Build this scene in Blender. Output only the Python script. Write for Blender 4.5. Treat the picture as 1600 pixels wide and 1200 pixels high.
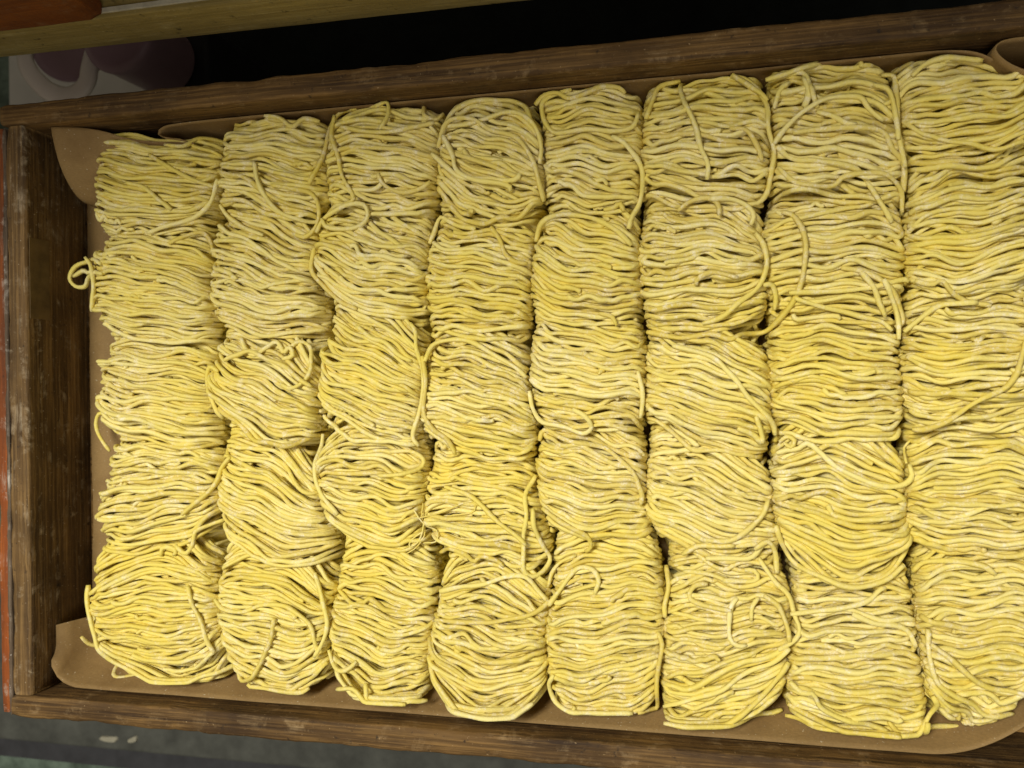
import bpy, bmesh, math, random
import numpy as np
from mathutils import Vector, Matrix, noise

for o in list(bpy.data.objects):
    bpy.data.objects.remove(o, do_unlink=True)
scene = bpy.context.scene
C = bpy.context.collection

# ------------------------------------------------------------------ camera, world, lamps, exposure
RIM = 0.450            # height of the tray's rim above the room floor
cam_data = bpy.data.cameras.new("camera")
cam = bpy.data.objects.new("camera", cam_data)
C.objects.link(cam)
cam.matrix_world = Matrix(((0.97708607, 0.01359424, 0.21241002, 0.0),
                           (-0.01391562, 0.99990317, 0.00001805, 0.0),
                           (-0.2123892, -0.00297345, 0.97718063, RIM + 0.49822),
                           (0, 0, 0, 1)))
cam_data.sensor_width = 36.0
cam_data.lens = 36.0 * 1250 / 1600
cam_data.clip_start = 0.02
cam_data.clip_end = 50.0
cam_data.dof.use_dof = True
cam_data.dof.focus_distance = 0.53
cam_data.dof.aperture_fstop = 9.0
scene.camera = cam

world = bpy.data.worlds.new("World")
scene.world = world
world.use_nodes = True
bg = world.node_tree.nodes["Background"]
bg.inputs[0].default_value = (1.0, 0.85, 0.60, 1)
bg.inputs[1].default_value = 0.15
scene.cycles.max_bounces = 6
scene.cycles.diffuse_bounces = 5
scene.cycles.glossy_bounces = 2
scene.cycles.caustics_reflective = False
scene.cycles.caustics_refractive = False

def area(name, loc, target, sx, sy, power, col):
    d = bpy.data.lights.new(name, 'AREA')
    d.shape = 'RECTANGLE'
    d.size, d.size_y, d.energy, d.color = sx, sy, power, col
    o = bpy.data.objects.new(name, d)
    C.objects.link(o)
    o.location = loc
    o.rotation_euler = (Vector(target) - Vector(loc)).to_track_quat('-Z', 'Y').to_euler()
    return o
area("ceiling_lamp", (-0.68, 0.62, RIM + 2.20), (0.15, -0.02, RIM), 1.00, 0.38, 63.0, (1.0, 0.967, 0.865))
area("front_fill", (0.50, -1.05, RIM + 1.60), (0.0, 0.0, RIM), 1.3, 0.8, 9.0, (1.0, 0.96, 0.88))  # added fill light, brightens the shelf front and the shaded back row

vs = scene.view_settings
vs.view_transform = 'Standard'
vs.look = 'None'
vs.exposure = 0.0
vs.gamma = 1.0
vs.use_curve_mapping = False

# ------------------------------------------------------------------ helpers
def mesh_obj(name, verts, faces, mat, parent=None, smooth=True):
    me = bpy.data.meshes.new(name)
    me.from_pydata([tuple(v) for v in verts], [], faces)
    if smooth:
        me.polygons.foreach_set('use_smooth', [True] * len(me.polygons))
    me.materials.append(mat)
    me.update()
    o = bpy.data.objects.new(name, me)
    C.objects.link(o)
    if parent is not None:
        o.parent = parent
    return o

def empty(name, loc):
    o = bpy.data.objects.new(name, None)
    C.objects.link(o)
    o.location = loc
    o.empty_display_size = 0.02
    return o

def tag(o, label=None, cat=None, group=None, kind=None):
    if label: o['label'] = label
    if cat: o['category'] = cat
    if group: o['group'] = group
    if kind: o['kind'] = kind
    return o

def grid_faces(nu, nv, closed_u=False):
    f = []
    for i in range(nu if closed_u else nu - 1):
        for j in range(nv - 1):
            a = i * nv + j
            b = ((i + 1) % nu) * nv + j
            f.append((a, b, b + 1, a + 1))
    return f

def catmull(pts, step):
    P = np.array(pts, float)
    P = np.vstack([2 * P[0] - P[1], P, 2 * P[-1] - P[-2]])
    out = []
    for i in range(1, len(P) - 2):
        n = max(2, int(np.linalg.norm(P[i + 1] - P[i]) / step * 3))
        u = np.linspace(0, 1, n, endpoint=False)[:, None]
        out.append(.5 * (2 * P[i] + (P[i + 1] - P[i - 1]) * u + (2 * P[i - 1] - 5 * P[i] + 4 * P[i + 1] - P[i + 2]) * u ** 2
                         + (3 * P[i] - P[i - 1] - 3 * P[i + 1] + P[i + 2]) * u ** 3))
    out.append(P[-2][None])
    Q = np.vstack(out)
    L = np.concatenate([[0], np.cumsum(np.linalg.norm(np.diff(Q, axis=0), axis=1))])
    n = max(4, int(L[-1] / step) + 1)
    s = np.linspace(0, L[-1], n)
    return np.stack([np.interp(s, L, Q[:, k]) for k in range(Q.shape[1])], 1)

# ------------------------------------------------------------------ materials
def new_mat(name):
    m = bpy.data.materials.new(name)
    m.use_nodes = True
    nt = m.node_tree
    return m, nt, nt.nodes["Principled BSDF"]

def node(nt, kind, **kw):
    n = nt.nodes.new(kind)
    for k, v in kw.items():
        setattr(n, k, v)
    return n

def ramp(nt, src, stops):
    r = node(nt, 'ShaderNodeValToRGB')
    el = r.color_ramp.elements
    while len(el) < len(stops):
        el.new(0.5)
    for e, (p, c) in zip(el, stops):
        e.position = p
        e.color = (c, c, c, 1) if isinstance(c, (int, float)) else (*c, 1)
    nt.links.new(src, r.inputs[0])
    return r.outputs[0]

def noise_tex(nt, vec, scale, detail=4, rough=.55, dist=0.0):
    n = node(nt, 'ShaderNodeTexNoise')
    n.inputs['Scale'].default_value = scale
    n.inputs['Detail'].default_value = detail
    n.inputs['Roughness'].default_value = rough
    n.inputs['Distortion'].default_value = dist
    nt.links.new(vec, n.inputs['Vector'])
    return n.outputs[0]

def mix(nt, fac, a, b, mode='MIX'):
    n = node(nt, 'ShaderNodeMix', data_type='RGBA', blend_type=mode)
    for k, v in ((0, fac), (6, a), (7, b)):
        if isinstance(v, (int, float)):
            n.inputs[k].default_value = v
        elif isinstance(v, tuple):
            n.inputs[k].default_value = (*v, 1)
        else:
            nt.links.new(v, n.inputs[k])
    return n.outputs[2]

def mapping(nt, scale, coord='Position'):
    if coord == 'Position':
        s = node(nt, 'ShaderNodeNewGeometry').outputs['Position']
    else:
        s = node(nt, 'ShaderNodeTexCoord').outputs['Object']
    mp = node(nt, 'ShaderNodeMapping')
    mp.inputs['Scale'].default_value = scale
    nt.links.new(s, mp.inputs[0])
    return mp.outputs[0]

def bump(nt, bsdf, h, strength, dist, prev=None):
    b = node(nt, 'ShaderNodeBump')
    b.inputs['Strength'].default_value = strength
    b.inputs['Distance'].default_value = dist
    nt.links.new(h, b.inputs['Height'])
    if prev is not None:
        nt.links.new(prev, b.inputs['Normal'])
    nt.links.new(b.outputs[0], bsdf.inputs['Normal'])
    return b.outputs[0]

def noodle_material():
    m, nt, b = new_mat("floured_noodle")
    v = mapping(nt, (1, 1, 1))
    info = node(nt, 'ShaderNodeObjectInfo')
    tint = ramp(nt, info.outputs['Random'], [(0.0, (.665, .52, .100)), (.35, (.735, .602, .137)), (.7, (.78, .66, .178)), (1.0, (.825, .713, .25))])
    n1 = noise_tex(nt, v, 22, 3, .6)                       # egg-yellow against flour-dulled stretches
    egg = mix(nt, ramp(nt, n1, [(.36, .6), (.52, 0.0)]), tint, (.795, .645, .110))
    n5 = noise_tex(nt, v, 520, 3, .65)
    n2 = noise_tex(nt, v, 150, 4, .7)
    n3 = noise_tex(nt, v, 900, 2, .6)
    dust = mix(nt, .75, ramp(nt, n2, [(.48, 0.0), (.64, .75)]), ramp(nt, n3, [(.40, .0), (.60, 1.0)]), 'MULTIPLY')
    dust = mix(nt, 1.0, dust, ramp(nt, n1, [(.38, .35), (.60, 1.0)]), 'MULTIPLY')
    n0 = noise_tex(nt, v, 11, 2, .5)                       # some portions carry more flour than others
    haze_ = mix(nt, 1.0, ramp(nt, n0, [(.42, 0.0), (.68, .16)]), ramp(nt, n5, [(.35, .3), (.65, 1.0)]), 'MULTIPLY')
    dust = mix(nt, 1.0, dust, haze_, 'SCREEN')
    col = mix(nt, dust, egg, (.895, .833, .665))
    nt.links.new(col, b.inputs['Base Color'])
    b.inputs['Roughness'].default_value = .60
    b.inputs['Specular IOR Level'].default_value = .25
    bump(nt, b, n5, .45, .0012)
    return m

def wood_material(name, axis, dark, midc, light, scuff, scuff_amt=.5, rough=.72, grain=1.0):
    m, nt, b = new_mat(name)
    st = [38.0, 38.0, 38.0]
    st[axis] = 2.6
    v = mapping(nt, tuple(st))
    g1 = noise_tex(nt, v, 2.2 * grain, 6, .62, .6)
    st2 = [240.0, 240.0, 240.0]
    st2[axis] = 7.0
    v2 = mapping(nt, tuple(st2))
    g2 = noise_tex(nt, v2, 2.0 * grain, 4, .6)
    vp = mapping(nt, (1, 1, 1))
    big = noise_tex(nt, vp, 14, 5, .6)
    base = mix(nt, ramp(nt, g1, [(.30, 0.0), (.66, 1.0)]), dark, midc)
    base = mix(nt, ramp(nt, g2, [(.46, 0.0), (.72, .75)]), base, light)
    base = mix(nt, ramp(nt, big, [(.42, .0), (.66, .72)]), base, dark)
    sc = noise_tex(nt, vp, 55, 8, .72, .3)
    sc2 = noise_tex(nt, v, 5.0, 5, .7)
    scm = mix(nt, 1.0, ramp(nt, sc, [(.52, 0.0), (.66, 1.0)]), ramp(nt, sc2, [(.45, 0.0), (.62, 1.0)]), 'MULTIPLY')
    k = node(nt, 'ShaderNodeMath', operation='MULTIPLY')
    nt.links.new(scm, k.inputs[0]); k.inputs[1].default_value = scuff_amt
    col = mix(nt, k.outputs[0], base, scuff)
    spk = noise_tex(nt, vp, 520, 2, .5)
    col = mix(nt, ramp(nt, spk, [(.70, 0.0), (.76, .5)]), col, scuff)
    pit = noise_tex(nt, vp, 190, 3, .6)
    col = mix(nt, ramp(nt, pit, [(.24, .8), (.36, 0.0)]), col, (.012, .008, .005))
    geo = node(nt, 'ShaderNodeNewGeometry')
    worn = mix(nt, 1.0, ramp(nt, geo.outputs['Pointiness'], [(.515, 0.0), (.575, .85)]), ramp(nt, sc2, [(.40, .15), (.58, 1.0)]), 'MULTIPLY')
    col = mix(nt, worn, col, tuple(min(1, c * 1.35) for c in light))
    nt.links.new(col, b.inputs['Base Color'])
    b.inputs['Roughness'].default_value = rough
    b.inputs['Specular IOR Level'].default_value = .3
    p = bump(nt, b, g2, .55, .0012)
    p = bump(nt, b, sc, .5, .0014, p)
    p = bump(nt, b, pit, .4, .001, p)
    return m

def plain(name, col, rough=.6, var=.25, scale=30, bumpd=0.0, bscale=200, spec=.3, col2=None):
    m, nt, b = new_mat(name)
    v = mapping(nt, (1, 1, 1))
    n = noise_tex(nt, v, scale, 5, .6)
    c2 = col2 if col2 else tuple(c * (1 - var) for c in col)
    nt.links.new(mix(nt, ramp(nt, n, [(.35, 0.0), (.65, 1.0)]), col, c2), b.inputs['Base Color'])
    b.inputs['Roughness'].default_value = rough
    b.inputs['Specular IOR Level'].default_value = spec
    if bumpd:
        bump(nt, b, noise_tex(nt, v, bscale, 4, .6), .5, bumpd)
    return m

M_NOODLE = noodle_material()
M_WOOD_X = wood_material("weathered_wood_lengthwise", 0, (.030, .014, .004), (.150, .080, .022), (.30, .170, .052), (.46, .32, .16), .45)
M_WOOD_Y = wood_material("weathered_wood_end", 1, (.032, .016, .005), (.150, .083, .026), (.31, .185, .064), (.52, .42, .28), .60)
M_LIP = wood_material('chipped_board_lip', 1, (.05, .032, .018), (.16, .11, .07), (.26, .20, .14), (.55, .50, .44), .95)
M_SHELF = wood_material("olive_shelf_wood", 0, (.20, .145, .042), (.33, .25, .078), (.42, .33, .12), (.50, .42, .22), .3)
M_ORANGE = wood_material("orange_painted_wood", 0, (.11, .030, .005), (.20, .058, .008), (.25, .080, .012), (.25, .15, .08), .4)
M_ORANGE_Y = wood_material("orange_painted_side", 1, (.10, .028, .006), (.30, .070, .010), (.36, .10, .014), (.45, .36, .28), .9)
def paper_material():
    m, nt, b = new_mat("brown_kraft_paper")
    v = mapping(nt, (1, 1, 1))
    fib = noise_tex(nt, mapping(nt, (500, 1600, 500)), 1.0, 3, .6)
    st_ = noise_tex(nt, v, 18, 4, .6)
    c = mix(nt, ramp(nt, fib, [(.35, 0.0), (.65, 1.0)]), (.245, .155, .060), (.290, .186, .073))
    c = mix(nt, ramp(nt, st_, [(.50, 0.0), (.66, .55)]), c, (.165, .092, .030))
    fl = noise_tex(nt, v, 620, 2, .5)
    c = mix(nt, ramp(nt, fl, [(.69, 0.0), (.75, .7)]), c, (.62, .54, .38))
    nt.links.new(c, b.inputs['Base Color'])
    b.inputs['Roughness'].default_value = .7
    b.inputs['Specular IOR Level'].default_value = .2
    p = bump(nt, b, fib, .25, .0003)
    bump(nt, b, noise_tex(nt, v, 34, 3, .5, .8), .5, .0016, p)
    return m
M_PAPER = paper_material()
M_LABEL = plain("old_label_residue", (.17, .108, .040), .7, .45, 60, .0002, 300)
M_STEEL = plain("dull_shelf_top", (.30, .25, .23), .45, .2, 40)
M_EDGE = plain("pale_shelf_edge", (.50, .46, .36), .5, .3, 120)
M_BLACK = plain("gap_shade_black", (.010, .012, .011), .85, .4, 40, .0006, 300, .1)  # near-black colour standing in for shadow in the gap behind the tray
M_STAND = plain("black_steel", (.012, .012, .012), .6, .3, 40, 0, 0, .2)
M_FLOOR = plain("green_grey_floor", (.125, .165, .130), .8, .4, 34, .0015, 120, .2, (.045, .062, .048))
M_TILE = plain("pale_floor_tile", (.48, .46, .42), .5, .12, 20, 0)
M_STRIP = plain("grey_floor_strip", (.080, .082, .070), .8, .45, 26, .0008, 150)
M_STRIPD = plain("dark_floor_joint", (.040, .040, .044), .8, .3, 40)
M_MAUVE = plain("mauve_plastic", (.22, .135, .16), .35, .1, 20)
M_GREIGE = plain("greige_plastic", (.62, .54, .48), .38, .08, 20)
M_SCRAP = plain("paper_scrap", (.30, .28, .21), .7, .1, 60)

# ------------------------------------------------------------------ setting
def slab(name, x0, x1, y0, y1, z0, z1, mat, parent=None, bev=.0):
    bm = bmesh.new()
    bmesh.ops.create_cube(bm, size=1)
    for v in bm.verts:
        v.co = ((x0 + x1) / 2 + v.co.x * (x1 - x0), (y0 + y1) / 2 + v.co.y * (y1 - y0), (z0 + z1) / 2 + v.co.z * (z1 - z0))
    if bev:
        bmesh.ops.bevel(bm, geom=bm.edges[:], offset=bev, segments=2, profile=.5, affect='EDGES')
    me = bpy.data.meshes.new(name)
    bm.to_mesh(me); bm.free()
    me.materials.append(mat)
    o = bpy.data.objects.new(name, me)
    C.objects.link(o)
    if parent is not None:
        o.parent = parent
    return o

tag(slab('floor', -3, 3, -3, 3, -.05, 0, M_FLOOR), kind='structure')
tag(slab('floor_tile', -.918, -.30, .25, 1.2, .0, .004, M_TILE), kind='structure')
tag(slab('floor_strip', -2.5, 2.5, -.485, -.20, .0, .012, M_STRIP, None, .003), kind='structure')
tag(slab('floor_joint', -2.5, 2.5, -.512, -.4855, .0, .004, M_STRIPD), kind='structure')
tag(slab('gap_shade_sheet', -.665, 2.0, .20, 1.4, .0041, .012, M_BLACK, None, .002),  # dark sheet on the floor paints the shadow between tray and shelf
    'black sheet painting the shadow in the gap behind the noodle tray', 'mat')

# ------------------------------------------------------------------ boards with worn edges
def board(name, p0, p1, width, height, mat, parent, seed, wear=.0012, corner=.003, nl=90, end_round=.002):
    """p0-p1: centre line of the top face; width sideways, height downwards."""
    p0, p1 = Vector(p0), Vector(p1)
    d = (p1 - p0); L = d.length; d.normalize()
    side = Vector((-d.y, d.x, 0))
    prof = []
    w, h, c = width / 2, height, corner
    for cx, cz, a0 in ((w - c, -c, 90), (w - c, -h + c, 0), (-w + c, -h + c, -90), (-w + c, -c, -180)):
        for k in range(4):
            a = math.radians(a0 - 30 * k)
            prof.append((cx + c * math.cos(a), cz + c * math.sin(a)))
    full = []
    n = len(prof)
    for i in range(n):
        a, b2 = prof[i], prof[(i + 1) % n]
        full.append(a)
        dist = math.hypot(a[0] - b2[0], a[1] - b2[1])
        if dist > .008:
            for k in (1, 2, 3):
                full.append((a[0] + (b2[0] - a[0]) * k / 4, a[1] + (b2[1] - a[1]) * k / 4))
    prof = full; n = len(prof)
    V = []
    for i in range(nl):
        u = i / (nl - 1)
        q = min(u, 1 - u) * L
        sh = 1 - .5 * max(0, 1 - q / end_round) * (end_round / w) if end_round else 1
        for (a, z) in prof:
            edge = 1.0 if (abs(abs(a) - w) < c * 1.01 and (z > -c * 1.01)) else .35
            p = p0 + d * (L * u) + side * (a * sh) + Vector((0, 0, z))
            s = Vector((p.x * 30 + seed * 7.1, p.y * 30, p.z * 60))
            s2 = Vector((p.x * 130 + seed * 3.1, p.y * 130, p.z * 130))
            amp = wear * edge * (noise.noise(s) * .9 + noise.noise(s2) * .55)
            chip = max(0, noise.noise(s * .7 + Vector((9, seed, 2))) - .32) * wear * 4.5 * (edge > .5)
            dirv = side * (1 if a > 0 else -1) * .7 + Vector((0, 0, 1 if z > -h / 2 else -1)) * .7
            V.append(p + dirv * (amp - chip))
    F = []
    for i in range(nl - 1):
        for j in range(n):
            F.append((i * n + j, i * n + (j + 1) % n, (i + 1) * n + (j + 1) % n, (i + 1) * n + j))
    F.append(tuple(range(n)))
    F.append(tuple((nl - 1) * n + j for j in reversed(range(n))))
    o = mesh_obj(name, V, F, mat, parent, True)
    for pl in o.data.polygons[-2:]:
        pl.use_smooth = False
    return o

XL, XR, YB, YT = -.4725, .232, -.2245, .1955      # inside faces of the tray walls
TH = .0165
FLOOR = RIM - .062                                # top of the tray's bottom board
tray = tag(empty('wooden_tray', ((XL + XR) / 2, (YB + YT) / 2, RIM - .075)),
           'worn brown wooden tray with open top holding all the noodle bundles', 'tray')
T0 = Vector(tray.location)
def tb(p): return Vector(p) - T0
board('side_board', tb((XL - .0205, YT + TH / 2, RIM)), tb((XR + TH, YT + TH / 2, RIM)), TH, .075, M_WOOD_X, tray, 1, .0013, .0028, 160)
board('side_board', tb((XL - .0175, YB - TH / 2, RIM)), tb((XR + TH, YB - TH / 2, RIM)), TH, .075, M_WOOD_X, tray, 2, .0015, .0032, 160)
eb = board('end_board', tb((XL - .0085, YB + .0003, RIM - .0005)), tb((XL - .0085, YT - .0003, RIM - .0005)), .0170, .0742, M_WOOD_Y, tray, 3, .0012, .0030, 120)
board('end_board', tb((XR + TH / 2, YB + .0003, RIM - .0005)), tb((XR + TH / 2, YT - .0003, RIM - .0005)), TH, .0742, M_WOOD_Y, tray, 4, .0012, .0030, 100)
board('end_lip', tb((XL - .0193, YB - TH + .001, RIM - .0012)), tb((XL - .0186, YT - .0006, RIM - .0012)), .0034, .073, M_LIP, tray, 6, .0009, .0012, 120)
board('painted_side', tb((XL - .0252, YB - TH + .002, RIM - .0030)), tb((XL - .0245, YT - .0006, RIM - .0030)), .0080, .070, M_ORANGE_Y, tray, 5, .0008, .0011, 120)
for k in range(4):
    w = (YT - YB) / 4
    slab('bottom_board', XL - T0.x + .0004, XR - T0.x - .0004, YB - T0.y + w * k + .0004, YB - T0.y + w * (k + 1) - .0004, .0, .0125, M_WOOD_X, tray)
lab = slab('old_label', XL - T0.x + .0001, XL - T0.x + .0005, .0535 - T0.y, .1135 - T0.y, RIM - T0.z - .022, RIM - T0.z - .0035, M_LABEL, tray)

# the black stand that carries the tray, kept inside its footprint
st = tag(empty('steel_stand', (T0.x, T0.y, 0)), 'black steel stand under the wooden noodle tray', 'stand')
slab('stand_top', -.34, .34, -.20, .20, RIM - .075 - .024, RIM - .0753, M_STAND, st, .002)
for sx in (-1, 1):
    for sy in (-1, 1):
        slab('leg', sx * .31 - .015, sx * .31 + .015, sy * .17 - .015, sy * .17 + .015, .0125, RIM - .0995, M_STAND, st, .002)

# ------------------------------------------------------------------ kraft paper lining
paper = tag(empty('paper_liner', (T0.x, T0.y, FLOOR)),
            'brown kraft paper lining folded up against the inside of the wooden tray', 'paper')
PP = Vector(paper.location)
def sheet(name, pts, nu, nv, thick=.0006):
    o = mesh_obj(name, [Vector(p) - PP for p in pts], grid_faces(nu, nv), M_PAPER, paper)
    sm = o.modifiers.new('thickness', 'SOLIDIFY')
    sm.thickness = thick
    sm.offset = 0
    return o

def flap_rise(x, y):
    """height of the paper above the tray floor near the front board and the front left corner"""
    a = max(0.0, 1 - (y - YB) / .030)
    return .0415 * a ** 1.55

# floor sheet with a wavy, slightly raised left edge
pts = []
nu, nv = 60, 110
for i in range(nu):
    for j in range(nv):
        u, v = i / (nu - 1), j / (nv - 1)
        y = -.208 + v * (.395)
        w = noise.noise(Vector((y * 16, 3.3, 0))) * .004 + noise.noise(Vector((y * 45, 1.3, 0))) * .0015
        x0 = XL + .0065
        s = u * .69
        z = FLOOR + .0012 + max(0, 1 - s / .014) ** 2 * (.0045 + w * .6)
        x = x0 + s + max(0, 1 - s / .014) * w * .9
        pts.append((min(x, XR - .004), y, max(z, FLOOR + .0012 + flap_rise(x, y) - .0008)))
sheet('floor_sheet', pts, nu, nv)

# front flap: leans up the front board, rounded left corner on the left wall, curls away on the right
pts = []
nu, nv = 140, 26
for i in range(nu):
    u = i / (nu - 1)
    for j in range(nv):
        v = j / (nv - 1)
        # outer edge follows the front board, corner rounded with 22 mm
        xo = XL + .0018 + u * (XR - XL - .022)
        q = xo - XL
        yo = YB + .0012
        if q < .024:
            yo += .024 * (1 - math.sqrt(max(0, 1 - (1 - q / .024) ** 2)))
        r = XR - .020 - xo
        if r < .075:
            yo += .042 * (1 - r / .075) ** 2.0
        yi = YB + .046 + .0035 * math.sin(u * 9)
        y = yo + (yi - yo) * v
        k = max(0.0, 1 - (y - yo) / max(.014, .031 - .4 * (yo - YB)))
        rise = .0415 * k ** 1.55 + .0006 * noise.noise(Vector((xo * 18, v * 2, 4)))
        left = max(0.0, 1 - q / .026) ** 1.6 * .042
        rise = (rise ** 3 + left ** 3) ** (1 / 3) if rise > 0 else left
        pts.append((xo, y, FLOOR + .0022 + min(rise, .0425)))
sheet('front_flap', pts, nu, nv)

# back flap: stands against the back board; left end rolled over, right end bending inwards
edge = [(-355.5,181.6,426),(-366,183.9,426),(-375.5,186.2,426),(-379.2,189.6,426),(-374.9,193.0,426),(-364.1,194.0,427),(-329.5,194.2,428),(-228.9,194.4,428),
        (-2,194.4,428),(100.8,194.4,429),(142.7,194.2,430),(160.5,193.0,430),(171.7,190,430),(183.1,182.6,430),(194.5,175.2,430),(207.7,170.2,430)]
E = catmull(np.array(edge) / 1000, .004)
pts = []
nv = 10
for i, p in enumerate(E):
    for j in range(nv):
        v = j / (nv - 1)
        top = p[2] + .0010 * noise.noise(Vector((p[0] * 14, 0, 7)))
        pts.append((p[0], p[1] - .006 * v ** 2 * (1 if p[1] > .192 else .3), top + (FLOOR + .0018 - top) * v))
sheet('back_flap', pts, len(E), nv)

# corner flap: triangle of paper hanging in the back left corner
A = catmull(np.array([(-455.9,194.6,442),(-445.6,194.8,439),(-436.1,194.6,435.5),(-420.5,192.0,432),(-408.6,188.0,430),(-399.4,185.6,428),(-382.1,182.9,426),(-350.2,179.8,425)]) / 1000, .004)
Bc = catmull(np.array([(-455.9,194.6,442),(-455.3,181.2,432),(-456.0,161.6,420),(-455.4,147.3,409),(-449.6,142.4,399)]) / 1000, .004)
nA, nB = 30, 24
uA = np.linspace(0, len(A) - 1, nA); uB = np.linspace(0, len(Bc) - 1, nB)
A = np.stack([np.interp(uA, range(len(A)), A[:, k]) for k in range(3)], 1)
Bc = np.stack([np.interp(uB, range(len(Bc)), Bc[:, k]) for k in range(3)], 1)
pts = []
for i in range(nA):
    for j in range(nB):
        fu = i / (nA - 1); fv = j / (nB - 1)
        p = A[i] + Bc[j] - A[0]
        p = p.copy()
        fv = fv ** (1 - .6 * fu)
        p[2] = (A[i][2]) * (1 - fv) + fv * (Bc[j][2] * (1 - fu) + (FLOOR + .004) * fu) - .004 * math.sin(fu * 3.1) * math.sin(fv * 3.1)
        pts.append((max(p[0], XL + .002), min(p[1], YT - .0008), max(p[2], FLOOR + .004)))
sheet('corner_flap', pts, nA, nB)

# rolled end of the lining in the back right corner
R_ = catmull(np.array([(222,196,438),(205,194.6,438),(191.8,194.4,438),(183.6,194.0,438),(178.2,192.2,438),(177.0,188.5,438),(180.1,183.8,438),(185,179.5,438),(193.2,175,438),(204.6,171.4,438),(222,169,438)]) / 1000, .003)
pts = []
for p in R_:
    for j in range(8):
        v = j / 7
        pts.append((p[0], min(p[1], .1945), p[2] - .050 * v))
sheet('rolled_flap', pts, len(R_), 8)

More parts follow.
